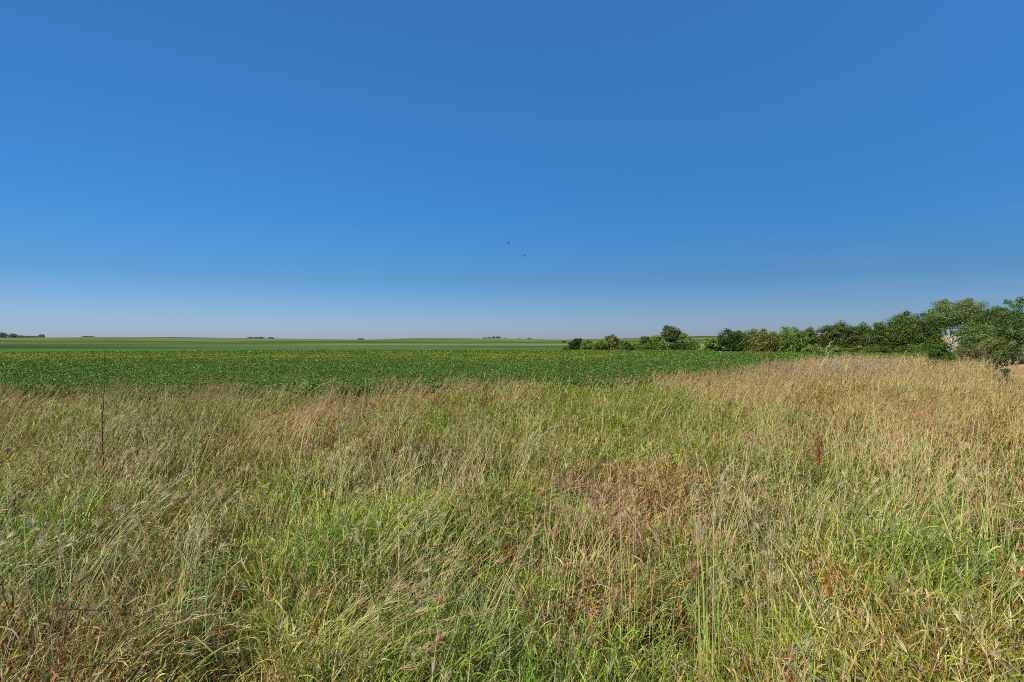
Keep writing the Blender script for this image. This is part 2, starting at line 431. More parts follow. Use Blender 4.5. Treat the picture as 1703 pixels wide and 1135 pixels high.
# seed stalks
stalk = MB(); head = MB()
def stalk_ring(r0, r1, dr, dv, kseg, nspk, spk_w, spk_k=1, sheaf=None):
    # grow in small tufts
    per = 5 if r0 < 12 else 3
    x, y, r = polar_samples(dr, np.array(dv) / per, r0, r1, .88)
    ok = (y < edge(x) + .1) & (y > 1.0) & offbank(x, y)
    x, y, r = x[ok], y[ok], r[ok]
    dn = fbm(x * .5, y * .35, 61, 3)
    if sheaf is not None:
        x, y, s_az, s_tl, s_h, s_c = sheaf; r = np.hypot(x, y); per = 1; dn = np.ones(len(x)) * 9
    ok = rng.random(len(x)) < np.clip((dn - (.28 + .1 * sstep(10, 20, y))) * 3.2 + sstep(12, 26, y) * .22 + .08, 0, 1) * ((1 - .8 * np.clip(blobs(x, y, GRN), 0, 1)) if sheaf is None else 1)
    if sheaf is not None: ok[:] = True
    x, y, r = x[ok], y[ok], r[ok]
    nc = len(x)
    W = weights(x, y)[:, [3, 4, 9, 7, 8, 6]]; W[:, 5] *= .35; W[:, 4] *= .9; W[:, 0] *= 1.5
    W[:, 0] *= 1.15; W[:, 1] *= 1.0; W[:, 2] *= .85; W[:, 5] *= 1.3
    W /= W.sum(1)[:, None]
    cs = np.cumsum(W, 1); ci = np.clip((rng.random(nc)[:, None] > cs).sum(1), 0, 5)
    HC = np.array([(.80, .65, .33), (.74, .50, .26), (.70, .38, .22), (.60, .52, .30), (.74, .50, .16), (.60, .22, .07)])
    laz, ls = lodge(x, y)
    Hh = rng.uniform(.82, 1.22, nc) * (1 - .2 * (1 - sstep(3, 8, y)))
    tall = sstep(8, 20, x) * sstep(24, 34, y) * .12
    if sheaf is not None: ci = s_c
    Hh = (Hh + tall) * np.where(rng.random(nc) < .12, 1.22, 1)
    idx = np.repeat(np.arange(nc), per); n = len(idx)
    ox = rng.normal(0, .1, n) * (1 + r[idx] * .05) * (0 if sheaf is not None else 1); oy = rng.normal(0, .1, n) * (1 + r[idx] * .05) * (0 if sheaf is not None else 1)
    bx, by = x[idx] + ox, y[idx] + oy
    vx = .06 + sstep(10, 22, y[idx]) * .26 + np.sin(laz[idx]) * ls[idx] * .8 + rng.normal(0, .2, n); vy = .05 + np.cos(laz[idx]) * ls[idx] * .6 + rng.normal(0, .2, n)
    if sheaf is not None:
        vx = np.sin(s_az) * s_tl; vy = np.cos(s_az) * s_tl; Hh = s_h
    az = np.arctan2(vx, vy); s = np.hypot(vx, vy)
    tilt = s * .65; bend = s * .55 + rng.uniform(0, .35, n)
    L = Hh[idx] * rng.uniform(.8, 1.12, n)
    w = .0032 + np.clip(r[idx] - 4, 0, 100) * .00028
    gs = rng.random(n)
    sc_ = np.where((gs < .5)[:, None], PM[0] * .9 + .04, np.where((gs < .8)[:, None], PM[3] * .9, PM[4] * .8)) * rng.uniform(.7, 1.2, (n, 1))
    root = np.stack([bx, by, height(bx, by)], 1)
    V, Q, C, P, aend = strips(root, az, tilt, bend, L, w, kseg, sc_, sc_ * .5 + HC[ci[idx]] * .5, blunt=.5)
    stalk.add(V, Q, np.clip(C, .01, .7))
    # plume: spikelets hugging the stalk tip
    hl = rng.uniform(.12, .24, n)
    jj = np.repeat(np.arange(n), nspk); m = len(jj)
    t = rng.random(m) ** .8 * hl[jj]
    finger = rng.random(n) < .3            # splayed finger heads
    dirx = np.sin(az[jj]) * np.sin(aend[jj]); diry = np.cos(az[jj]) * np.sin(aend[jj]); dirz = np.cos(aend[jj])
    t = np.where(finger[jj], t * .12, t)
    p = P[jj] + np.stack([dirx, diry, dirz], 1) * (t - .35 * hl[jj])[:, None]
    # spikelet direction = stalk dir + random
    sprd = np.where(finger[jj], .22, .30 - .13 * sstep(10, 22, r[idx][jj]))
    d = np.stack([dirx, diry, dirz], 1) + rng.normal(0, 1, (m, 3)) * sprd[:, None]
    d /= np.linalg.norm(d, axis=1)[:, None]
    sl = np.where(finger[jj], rng.uniform(.06, .12, m), rng.uniform(.025, .075, m)) * (1 + sstep(10, 26, r[idx][jj]) * 1.7)
    sw = spk_w * rng.uniform(.7, 1.3, m) + np.clip(r[idx][jj] - 5, 0, 100) * .00045
    saz = np.arctan2(d[:, 0], d[:, 1]); stl = np.arccos(np.clip(d[:, 2], -1, 1))
    hc = HC[ci[idx]][jj] * (1 - sstep(9, 18, y[idx])[:, None] * c(.27, .36, .46)[None, :])[jj] * (1 + .9 * (fbm(x * .5, y * .35, 93, 3) - .5))[idx][jj][:, None] * rng.uniform(.65, 1.25, (m, 1)) * rng.uniform(.85, 1.15, (n, 1))[jj]
    V, Q, C, _, _ = strips(p, saz, stl, rng.normal(.1, .3, m), sl, sw, spk_k, hc * .85, hc, twist=rng.uniform(0, 3.1, m), blunt=.3)
    head.add(V, Q, np.clip(C, .01, .85))
SR = [2, 5, 8, 14, 22, 35, 70]
stalk_ring(2.3, 8, SR, [10, 15, 24, 34, 48, 40, 20], 5, 20, .0030, 2)
stalk_ring(8, 18, SR, [10, 15, 24, 34, 48, 40, 20], 4, 10, .0036)
stalk_ring(18, 72, SR, [26, 34, 48, 30, 38, 30, 14], 3, 4, .004)
# wind laid sheaves of tall stalks: (base px, base py at canopy, lean azimuth, lean, count, tone)
SH = [(450, 1110, 1.15, 1.0, 46, 1), (520, 1040, 1.2, .9, 34, 1), (60, 1080, 1.2, 1.15, 30, 0), (690, 980, .9, .75, 34, 1), (600, 930, 1.0, .8, 26, 0),
      (900, 980, .4, .3, 30, 2), (960, 960, 1.1, .5, 28, 2), (1010, 940, -.6, .35, 22, 2), (1240, 1060, .2, .12, 40, 3), (1165, 1080, .3, .1, 26, 2),
      (540, 860, .3, .2, 24, 1), (720, 860, .9, .5, 24, 2), (335, 1040, 0, .08, 16, 0), (1640, 900, .4, .2, 22, 0), (1480, 830, .6, .3, 22, 2), (90, 960, .9, .6, 26, 0),
      (170, 830, .7, .4, 26, 1), (860, 800, .7, .4, 20, 3), (1290, 800, .2, .2, 24, 1), (1540, 760, .5, .35, 26, 2), (1000, 720, .2, .15, 24, 0), (400, 760, 1, .4, 26, 4),
      (1180, 900, .9, .6, 26, 0), (1620, 1010, 1.2, .9, 22, 5), (780, 1060, .8, .5, 24, 1), (1060, 1010, .2, .2, 28, 2), (270, 900, .9, .5, 24, 1)]
aX = [[], [], [], [], [], []]
for (bpx, bpy_, a_, t_, cnt, tn) in SH:
    cnt = int(cnt * (.55 if t_ < .25 else .85))
    Yb = (CAM_Z - .45) * F / (bpy_ - CY); Xb = (bpx - CX) / F * Yb
    aX[0] += list(Xb + rng.normal(0, .13, cnt)); aX[1] += list(Yb + rng.normal(0, .13, cnt))
    aX[2] += list(a_ + rng.normal(0, .22, cnt)); aX[3] += list(t_ * rng.uniform(.8, 1.2, cnt) + .05)
    aX[4] += list(rng.uniform(.95, 1.5, cnt)); aX[5] += list(np.where(rng.random(cnt) < .75, tn, rng.integers(0, 4, cnt)))
stalk_ring(2, 3, SR, [1, 1, 1, 1, 1, 1, 1], 6, 26, .0034, 2, sheaf=(np.array(aX[0]), np.array(aX[1]), np.array(aX[2]), np.array(aX[3]), np.array(aX[4]), np.array(aX[5], int)))
o = stalk.build('grass_stalks', M_GRASS)
tag(o, 'thin upright stalks rising out of the prairie grass', 'grass', kind='stuff')
o = head.build('grass_seed_heads', M_HEAD)
tag(o, 'feathery tan and reddish seed heads topping the prairie grass', 'grass', kind='stuff')

# ------------------------------------------------------------------ trees and bushes
BARK = c(.11, .085, .06)
def branch(mb, p, d, L, r, depth, cl, tips, wig=.25, sides=6, up=.1, kids=(2, 3)):
    n = 5; pts = [np.array(p, float)]; d = np.array(d, float); d /= np.linalg.norm(d)
    for i in range(n):
        d = d + np.array([random.gauss(0, wig), random.gauss(0, wig), random.gauss(0, wig) + up]) * .5
        d /= np.linalg.norm(d); pts.append(pts[-1] + d * L / n)
    tube(mb, pts, np.linspace(r, r * .55, n + 1), cl, sides)
    tips.append(pts[-1])
    if depth > 0:
        for q in range(random.randint(*kids)):
            k = random.randint(2, n); dd = d + np.array([random.gauss(0, .7), random.gauss(0, .7), random.gauss(.15, .4)])
            branch(mb, pts[k], dd, L * random.uniform(.55, .8), r * .55, depth - 1, cl, tips, wig, max(4, sides - 1), up, kids)

def tree(name, label, cat, px, top, w, depth, base=0.0, colr=(.05, .085, .025), n=3500, low=.12, leaf=None, bark=BARK, dens=1.0,
         trunk_r=None, group=None, clump=.16, warm=0.0, bare=0, seed=None, open_=0.0, trunk_px=None):
    rs = np.random.default_rng(int(px * 7 + depth) if seed is None else seed)
    random.seed(int(px * 3 + top))
    x0 = wx(px if trunk_px is None else trunk_px, depth); cxo = wx(px, depth) - x0
    y0 = depth; z0 = float(height(x0, y0)) + base
    H = (wz(top, depth) - z0) * (1.06 if depth < 200 else 1); Wd = w / F * depth / 2 * (1.12 if depth < 200 else 1)
    root = empty(name, (x0, y0, z0), label, cat, group)
    tr = trunk_r or max(.05, H * .022)
    mb = MB(); tips = []
    nst = 1 if low > .2 else 3
    for s_ in range(nst):
        a = random.uniform(0, 6.28); off = np.array([math.cos(a), math.sin(a), 0]) * (0 if nst == 1 else tr * .4)
        lean = np.array([cxo / H * .8 + random.gauss(0, .12 if nst == 1 else .45), random.gauss(0, .12 if nst == 1 else .4), 1])
        branch(mb, off, lean, H * .42, tr * (1 if nst == 1 else .7), 3 if H > 4 else 2, np.array(bark), tips, .22, 6, .12)
    # keep the limbs within the crown
    for V_ in mb.V:
        V_[:, 2] = np.minimum(V_[:, 2], H * .9 - .2 * rs.random(len(V_)))
    mb.build('trunk', M_BARK, root, True)
    # crown clumps
    nc = max(22, int(75 * min(1.8, max(.5, Wd * H / 14))))
    cc = []
    tries = 0
    ph = rs.uniform(0, 6.28, 6)
    while len(cc) < nc and tries < 4000:
        tries += 1
        u = rs.uniform(-1, 1, 3)
        rr = (abs(u[0]) ** 2 + abs(u[1]) ** 2 + (abs(u[2]) ** 2 if (u[2] > 0 or low > .2) else 0)) ** .5
        if rr > 1 or rr < .3 + .2 * rs.random(): continue
        azm = math.atan2(u[1], u[0])
        lim = .90 + .16 * math.sin(2 * azm + ph[0]) + .14 * math.sin(3 * azm + 4 * u[2] + ph[1])
        if rr > lim: continue
        if open_ and rs.random() < open_ * (.5 + .5 * math.sin(5 * u[0] + 3 * u[2] + ph[2])): continue
        zz = u[2]
        cc.append([cxo + u[0] * Wd, u[1] * Wd, H * (low + (1 - low) * (zz * .5 + .47))])
    # one clump marks the real top
    cc.append([cxo + rs.uniform(-.25, .25) * Wd, 0, H * .86])
    cc = np.array(cc); nc = len(cc)
    cr = clump * 2 * max(Wd, .35 * H) * rs.uniform(.7, 1.35, nc); cr[-1] = clump * 2.6 * Wd
    cr = np.minimum(cr, (H - cc[:, 2]) * .8 + .15)
    tone = rs.uniform(.6, 1.3, nc); hue = rs.normal(0, .1, nc)
    n = int(n * dens * (2.3 if depth < 200 else 1))
    ii = rs.integers(0, nc, n)
    g = rs.normal(size=(n, 3)); g /= np.linalg.norm(g, axis=1)[:, None]
    rad = rs.random(n) ** .45 * cr[ii]
    P = cc[ii] + g * rad[:, None] * np.array([1, 1, .75])
    inn = rs.random(n) < .22
    q_ = rs.normal(size=(n, 3)) * np.array([.42 * Wd, .42 * Wd, .22 * H * (1 - low)]) + np.array([cxo, 0, H * (low + (1 - low) * .42)])
    q_[:, 0] = np.clip(q_[:, 0] - cxo, -.8 * Wd, .8 * Wd) + cxo; q_[:, 2] = np.clip(q_[:, 2], .05, H * .84 * np.sqrt(np.clip(1 - ((q_[:, 0] - cxo) / Wd) ** 2 * .8, .1, 1)))
    P[inn] = q_[inn]
    P[:, 2] = np.minimum(np.maximum(P[:, 2], .05 + .1 * rs.random(n)), H)
    lf = leaf * .8 if leaf else max(.05, depth * .0012)
    Nn = g * .8 + rs.normal(0, .5, (n, 3)) + np.array([0, 0, .35])
    V, Q = leaf_quads(P, Nn, lf * rs.uniform(.6, 1.35, n), .6, rs)
    base_c = np.array(colr)
    C = base_c * (tone[ii] * rs.uniform(.7, 1.3, n))[:, None]
    C[:, 0] *= 1 + hue[ii] + warm * rs.random(n)
    if warm: C[:, 1] *= 1 - warm * .15 * rs.random(n)
    build('crown', V, Q, M_TREE, root, C=np.repeat(np.clip(C, .005, .5), 4, 0))
    if bare:
        mb = MB(); tp = []
        for q in range(bare):
            a = random.uniform(0, 6.28)
            branch(mb, (cxo + random.uniform(-.6, .6) * Wd, -Wd * .5, H * random.uniform(.1, .5)), (random.gauss(.2, .6), -.4, random.uniform(.2, 1)), H * .4, .03, 3, c(.34, .3, .25), tp, .4, 4)
        mb.build('bare_branch', M_BARK, root, True)
    return root

DK = (.135, .195, .036); MD = (.19, .27, .045); LT = (.26, .29, .06); BR = (.20, .24, .055); PG = (.22, .28, .09)
G1 = 'small trees and bushes of the far windbreak'
G2 = 'trees of the dark windbreak beyond the crop'
t = tree
# far windbreak, mid picture
FW = 138
t('bush', 'tiny dark bush at the left end of the far windbreak', 'bush', 943, 575, 13, FW, colr=DK, n=900, low=.02, group=G1)
t('tree', 'small dark rounded tree near the left end of the far windbreak', 'tree', 958, 563.5, 22, FW, colr=(.055, .085, .02), n=2200, low=.05, group=G1)
t('bush', 'mid green bush right of the small dark rounded tree', 'bush', 980, 567, 26, FW - 2, colr=MD, n=1800, low=.02, group=G1)
t('bush', 'dark green bush left of the pale yellowish tree', 'bush', 999, 568, 24, FW - 1, colr=DK, n=1800, low=.02, group=G1)
t('tree', 'pale yellowish green small tree in the far windbreak', 'tree', 1019, 557, 22, FW, colr=LT, n=2300, low=.1, group=G1)
t('bush', 'round dark bush just right of the pale yellowish tree', 'bush', 1039, 568, 24, FW - 3, colr=DK, n=1700, low=.02, group=G1)
t('bush', 'low mid green bush filling the middle dip of the far windbreak', 'bush', 1057, 570, 26, FW - 3, colr=MD, n=1700, low=.02, group=G1)
t('tree', 'flat topped dark tree left of the tallest grey green tree', 'tree', 1073, 560, 22, FW, colr=DK, n=2000, low=.1, group=G1)
t('tree', 'small tree tucked against the left of the tallest grey green tree', 'tree', 1091, 557.5, 20, FW, colr=MD, n=2000, low=.1, group=G1)
t('tree', 'grey green tree with a domed top, tallest of the far windbreak', 'tree', 1115, 543, 27, FW + 4, colr=(.13, .17, .06), n=3600, low=.25, group=G1)
t('tree', 'dark green tree right of the tallest grey green tree', 'tree', 1139, 555, 27, FW + 2, colr=MD, n=2600, low=.1, group=G1)
for px, tp, w, cl, lb in [(1080, 570, 38, DK, 'low dark bush in front of the flat topped dark tree'),
                          (1102, 568, 36, MD, 'low green bush at the foot of the tallest grey green tree'),
                          (1124, 569, 38, (.075, .11, .03), 'low brighter green bush in front of the far windbreak'),
                          (1144, 568, 36, DK, 'low dark bush closing the right end of the far windbreak')]:
    t('bush', lb, 'bush', px, tp, w, FW - 8, colr=cl, n=1800, low=.02, group=G1)
# nearer windbreak
NW = 106
t('bush', 'rounded dark green bush at the left end of the dark windbreak', 'bush', 1183, 563, 32, NW + 6, colr=MD, n=3000, low=.02, group=G2)
t('tree', 'bright green tree with a pointed top beside the brownish trees', 'tree', 1216, 548, 36, NW + 5, colr=(.07, .12, .028), n=4200, low=.04, group=G2)
t('tree', 'broad brownish green tree with thin twiggy top', 'tree', 1255, 547, 54, NW + 5, colr=BR, n=4600, low=.04, warm=.25, group=G2, open_=.3)
t('tree', 'narrow brownish tree on the right flank of the broad brownish tree', 'tree', 1284, 551, 26, NW + 3, colr=BR, n=2400, low=.04, warm=.2, group=G2)
t('tree', 'dark green tree right of the brownish trees', 'tree', 1318, 544, 44, NW, colr=MD, n=4600, low=.03, group=G2)
t('tree', 'smaller dark tree left of the narrow gap showing a tan field', 'tree', 1345, 545, 26, NW + 2, colr=DK, n=3000, low=.03, group=G2)
t('tree', 'dark tree just right of the narrow gap showing a tan field', 'tree', 1374, 542, 30, NW, colr=DK, n=3300, low=.03, group=G2)
t('tree', 'dark ragged topped tree above the forked dead branch', 'tree', 1402, 533, 36, NW, colr=(.115, .17, .035), n=4400, low=.03, group=G2)
t('tree', 'broad topped deep green tree in the middle of the dark windbreak', 'tree', 1434, 536, 38, NW, colr=DK, n=4600, low=.03, group=G2)
t('tree', 'dark green tree with paler flecks left of the tallest dark tree', 'tree', 1463, 536, 36, NW - 2, colr=(.14, .19, .045), n=4300, low=.03, group=G2)
t('tree', 'large domed dark green tree, tallest of the dark windbreak', 'tree', 1503, 520.5, 56, NW - 4, colr=(.13, .19, .03), n=6500, low=.03, group=G2)
t('tree', 'dark leafy tree left of the pale barked cottonwood', 'tree', 1543, 522, 46, NW - 4, colr=(.135, .195, .035), n=5600, low=.06, group=G2)
t('tree', 'cottonwood with pale forked trunk and light grey green crown', 'tree', 1592, 501, 88, NW - 2, colr=PG, n=7500, low=.50, group=G2,
  bark=c(.66, .56, .42), trunk_r=.42, open_=.55, trunk_px=1580, clump=.12)
for px, tp, w, d_, cl, lb in [(1390, 574, 34, 100, MD, 'low bush at the foot of the ragged topped dark tree'),
                              (1425, 575, 30, 100, MD, 'low green bush below the broad topped deep green tree'),
                              (1460, 574, 34, 99, DK, 'low dark bush below the flecked dark tree'),
                              (1352, 574, 26, 101, MD, 'low green bush under the narrow tan gap'),
                              (1608, 566, 28, 92, DK, 'dark understory bush right of the pale cottonwood trunk'),
                              (1540, 572, 38, 96, DK, 'dark low bush left of the pale cottonwood trunk')]:
    t('bush', lb, 'bush', px, tp, w, d_, colr=cl, n=2200, low=.02, group='low bushes under the dark windbreak')
# lone bush in the crop edge
t('bush', 'small rounded bright green bush standing alone at the grass edge', 'bush', 1563, 572, 38, 52, colr=(.10, .19, .03), n=4200, low=.0, leaf=.075, clump=.14)
# right side, nearer
G3 = 'trees crowding the right edge'
t('tree', 'big olive green tree right of the pale cottonwood', 'tree', 1648, 512, 74, 74, colr=(.14, .20, .05), n=8500, low=.2, leaf=.11, group=G3, clump=.12, open_=.2)
t('tree', 'tall green tree cut off by the right edge', 'tree', 1708, 496, 80, 60, colr=(.14, .21, .05), n=9500, low=.15, leaf=.1, group=G3, clump=.11, open_=.2)
t('tree', 'small feathery light green tree with slim bare trunk', 'tree', 1626, 540, 58, 58, colr=(.19, .27, .07), n=5000, low=.3, leaf=.085, group=G3, bark=c(.3, .27, .2), clump=.12, open_=.4)
t('tree', 'green tree in front of the tall one at the right edge', 'tree', 1683, 530, 62, 52, colr=(.13, .19, .05), n=7500, low=.12, leaf=.09, group=G3, clump=.12, open_=.15)
t('bush', 'orange brown leaved bush below the big olive green tree', 'bush', 1650, 562, 42, 48, colr=(.17, .24, .06), n=5200, low=.05, leaf=.07, warm=.7, bare=2, group=G3)
t('bush', 'scrubby brown green bush at the foot of the feathery tree', 'bush', 1616, 578, 40, 50, colr=(.22, .22, .08), n=3400, low=.02, leaf=.07, warm=.3, bare=2, group=G3)
t('bush', 'leafy green bush with bare grey twigs at the right edge', 'bush', 1686, 572, 56, 38, colr=(.15, .21, .06), n=7800, low=.0, leaf=.06, bare=5, group=G3, clump=.13)
t('bush', 'shaded dark bush leaning over the dirt bank at the right edge', 'bush', 1710, 590, 30, 37, colr=(.05, .08, .03), n=4800, low=.05, leaf=.05, bare=3, group=G3)  # leaf colour darkened to paint in the shade below the leafy bush
t('bush', 'low grey green weed bush left of the dirt bank', 'bush', 1668, 612, 18, 28, base=.1, colr=(.16, .22, .08), n=1800, low=.0, leaf=.04, group=G3)
# horizon trees
G4 = 'distant trees on the left skyline'
for px, tp, w, lb in [(3, 552.5, 18, 'distant dark tree at the very left edge of the skyline, tallest there'),
                      (21, 555, 14, 'distant rounded tree second from the left edge on the skyline'),
                      (34, 558, 11, 'distant low tree third from the left edge on the skyline'),
                      (46, 559, 12, 'distant low bushy tree in the middle of the left skyline group'),
                      (57, 559.5, 11, 'distant small tree just left of the last one of the left skyline group'),
                      (69, 556.5, 9, 'distant upright tree ending the left skyline group')]:
    t('tree', lb, 'tree', px, tp, w, 620, colr=(.20, .25, .22), n=900, low=.02, leaf=.7, group=G4)  # pale bluish leaf colour paints in distance haze
G5 = 'specks of trees along the middle skyline'
for px, tp, w, lb in [(143, 559.5, 12, 'faint low grove of one tree on the skyline left of the dead stalk'),
                      (152, 560, 8, 'faint lower treetop beside the skyline grove left of the picture'),
                      (418, 561, 12, 'flat little treetop on the skyline, left of its pair'),
                      (432, 560.5, 16, 'flat broader treetop on the skyline in the middle of a trio'),
                      (450, 561.5, 10, 'smallest treetop ending the skyline trio on its right'),
                      (600, 563, 10, 'single tiny treetop alone on the skyline left of centre')]:
    t('tree', lb, 'tree', px, tp, w, 680, colr=(.20, .25, .22), n=500, low=.02, leaf=.8, group=G5)  # leaf tint faded as painted haze
for px, tp, w, lb in [(806, 561.5, 6, 'tiny dark tree, leftmost of the row near the skyline centre'),
                      (813, 561, 6, 'tiny dark tree, second of the row near the skyline centre'),
                      (820, 560, 6, 'tiny upright dark tree in the middle of the centre row'),
                      (828, 559.5, 10, 'tiny rounded dark tree ending the centre row, largest of it'),
                      (840, 562.5, 4, 'tiny pale tree just right of the centre row'),
                      (863, 563, 4, 'single speck of a tree between the centre row and a dark clump'),
                      (880, 562.5, 8, 'small dark clump of a tree right of the centre row'),
                      (900, 565, 8, 'small low tree on the far slope left of the windbreak')]:
    t('tree', lb, 'tree', px, tp, w, 600, colr=(.20, .25, .22), n=450, low=.02, leaf=.6, group='tiny trees near the skyline centre')  # same faded tint, haze put into the colour
for px, tp, w, lb in [(554, 573.5, 5, 'lone tiny bush on the pale strip of the far slope'),
                      (866, 571, 6, 'lone tiny bush on the green slope below the centre skyline trees'),
                      (938, 568, 6, 'lone tiny bush on the slope above the left end of the windbreak')]:
    t('bush', lb, 'bush', px, tp, w, 330, colr=(.04, .06, .03), n=400, low=.02, leaf=.35, group='lone bushes dotted on the far slope')

# ------------------------------------------------------------------ dirt bank
n = 40; th = np.linspace(0, 2 * math.pi, 49)[:-1]; rr = np.linspace(0, 1, 14)
TH, RR = np.meshgrid(th, rr); wob = 1 + .18 * np.sin(3 * TH + 1) + .1 * np.sin(7 * TH)
bx = 27.2 + RR * 1.2 * np.cos(TH) * wob; by = 31.5 + RR * 2.6 * np.sin(TH) * wob
bz = height(bx, by) + 1.12 * (1 - RR ** 2.2) + .35 * (fbm(bx * 1.5, by * 1.5, 3, 3) - .5) * (1 - RR ** 4) - .05 * RR
V = np.stack([bx.ravel(), by.ravel(), bz.ravel()], 1)
ns = 48; i = np.arange(len(rr) - 1)[:, None] * ns; j = np.arange(ns)[None, :]; j2 = (j + 1) % ns
Q = np.stack([i + j, i + j2, i + ns + j2, i + ns + j], -1).reshape(-1, 4)
o = build('dirt_bank', V, Q, M_DIRT, C=np.tile(c(.40, .24, .12), (len(V), 1)), smooth=True)
tag(o, 'orange tan bare dirt bank at the right edge below the bushes', 'dirt bank', kind='structure')

# ------------------------------------------------------------------ dead wood
GREYW = c(.50, .43, .34)
def dead(name, label, px, pyb, depth, polys, cl=GREYW, cat='branch', group=None, twigs=0, r0=.03, base_z=None):
    """polys: list of polylines in pixel offsets placed at the depth, with small depth wander"""
    x0 = wx(px, depth); z0 = float(height(x0, depth))
    root = empty(name, (x0, depth, z0), label, cat, group)
    for qi, (pl, ra, rb) in enumerate(polys):
        mb = MB(); tp = []
        pts = []
        for (a, b, dd) in pl:
            pts.append([wx(a, depth) - x0, dd, wz(b, depth) - z0])
        pts = np.array(pts)
        tt = np.linspace(0, len(pts) - 1, 4 * (len(pts) - 1) + 1)
        P = np.stack([np.interp(tt, np.arange(len(pts)), pts[:, k_]) for k_ in range(3)], 1)
        P[1:-1] += np.random.default_rng(qi + int(px)).normal(0, .012, (len(P) - 2, 3)) * (depth / 20)
        tube(mb, P, np.linspace(ra, rb, len(P)), cl * random.uniform(.85, 1.15), 6)
        for q in range(twigs):
            k_ = random.randint(len(P) // 3, len(P) - 1)
            branch(mb, P[k_], (random.gauss(.3, .7), random.gauss(0, .6), random.gauss(.3, .6)), random.uniform(.3, .8), max(rb * .8, .006), 1, cl * .9, tp, .5, 4)
        mb.build('limb' if qi == 0 else 'side_limb', M_BARK, root, True)
    return root
random.seed(5)
GD = 'bleached dead branches above the grass'
dead('dead_branch', 'pale forked dead branch sticking up against the dark windbreak', 1364, 632, 34,
     [([(1364, 640, 0), (1366, 612, .1), (1372, 600, .1), (1380, 592, .2), (1378, 578, .2), (1386, 570, .3), (1391, 568, .3)], .035, .012),
      ([(1379, 588, .2), (1386, 582, 0), (1389, 577, -.1)], .018, .008)], group=GD, twigs=1)
dead('dead_branch', 'grey arched dead limb curving low over the grass', 1384, 625, 36,
     [([(1376, 632, 0), (1384, 612, .2), (1396, 601, .5), (1412, 595, .8), (1432, 594, 1.2), (1452, 598, 1.5)], .055, .015),
      ([(1390, 606, .3), (1402, 604, 0), (1416, 607, -.3)], .03, .01)], group=GD, twigs=2, cl=c(.36, .32, .28))
dead('dead_branch', 'long thin bleached bough arching to the right behind the arched limb', 1440, 615, 37,
     [([(1428, 622, 0), (1445, 603, .3), (1468, 595, .5), (1490, 596, .7), (1503, 600, .8)], .04, .012),
      ([(1440, 609, .2), (1458, 603, 0), (1476, 602, -.2), (1486, 606, -.3)], .028, .009)], group=GD, twigs=4, cl=c(.34, .30, .26))
dead('dead_branch', 'straight pale stick leaning right above the grass by the lone bush', 1491, 640, 30,
     [([(1490, 645, 0), (1491, 625, .1), (1497, 607, .1), (1505, 594, .2), (1512, 583, .2)], .024, .010)], group=GD, twigs=0)
dead('dead_branch', 'small whitish crooked twig standing in the tan grass', 1238, 640, 32,
     [([(1234, 640, 0), (1236, 625, 0), (1240, 614, 0), (1239, 610, 0)], .022, .009), ([(1237, 622, 0), (1243, 616, .1)], .014, .007)], group=GD, twigs=2, cl=c(.5, .47, .42))
# twiggy brush heaps
def brush(label, px, depth, wpx, top, count, cl):
    x0 = wx(px, depth); z0 = float(height(x0, depth)); root = empty('brush_pile', (x0, depth, z0), label, 'brush pile', 'heaps of dead grey brush in the grass')
    mb = MB(); tp = []; Wd = wpx / F * depth / 2; H = wz(top, depth) - z0
    for q in range(count):
        u = random.uniform(-1, 1)
        hh = H * (1 - .35 * u * u)
        p = (u * Wd, random.uniform(-.9, .9), hh * random.uniform(.2, .8))
        branch(mb, p, (random.gauss(.3, 1), random.gauss(0, .6), random.gauss(.05, .3)), random.uniform(.5, 1.1), random.uniform(.008, .022), 2, cl * random.uniform(.7, 1.15), tp, .55, 4, .02)
    for V_ in mb.V:
        ex = np.maximum(V_[:, 2] - H * .8, 0); V_[:, 2] = np.minimum(V_[:, 2], H * .8) + ex * .45
    mb.build('twigs', M_BARK, root, True)
brush('grey twiggy brush heap left of the forked dead branch', 1318, 35, 84, 602, 85, c(.36, .29, .25))
brush('tangled brown grey brush under the long thin bleached bough', 1452, 34.5, 90, 597, 85, c(.34, .28, .23))
brush('small grey brush heap at the foot of the forked dead branch', 1380, 34, 44, 604, 34, c(.40, .33, .28))

# dead weed stalk at the left
DKW = c(.045, .038, .022)
x0 = wx(171, 9.4)
root = dead('dead_weed_stalk', 'tall thin dark bare stalk standing at the left', 171, 770, 9.4,
     [([(175, 860, 0), (173, 800, 0), (171, 760, 0), (169.5, 715, 0), (168.5, 690, .03), (170, 672, .03), (168.5, 664, .03), (172, 645, .02), (172.5, 618, .02), (173.5, 585, 0)], .0098, .0045),
      ([(172.5, 617, 0), (168, 612, 0), (166, 608, 0)], .005, .003), ([(172.5, 618, 0), (177, 614, .02), (181, 612, .02)], .005, .003),
      ([(173, 604, 0), (175, 598, 0), (176, 593, 0)], .004, .003), ([(173, 600, 0), (170, 596, 0)], .004, .003),
      ([(170, 715, 0), (176, 700, 0), (177, 690, 0)], .004, .003)], cl=c(.075, .07, .035), cat='weed stalk')
GT = 'dark bare twigs poking through the foreground grass'
dead('dark_twig', 'long dark twig lying across the grass at the bottom left', 155, 1015, 3.95,
     [([(96, 1012, 0), (130, 1017, .02), (160, 1019, .04), (172, 1020, .05)], .0045, .003), ([(160, 1012, .1), (190, 1018, .05), (226, 1027, 0)], .004, .0025)], cl=DKW, group=GT, cat='twig')
dead('dark_twig', 'dark twig low in the bottom left corner', 150, 1110, 3.4,
     [([(92, 1119, 0), (130, 1114, .02), (165, 1109, .04), (196, 1111, .05)], .004, .0025)], cl=DKW, group=GT, cat='twig')
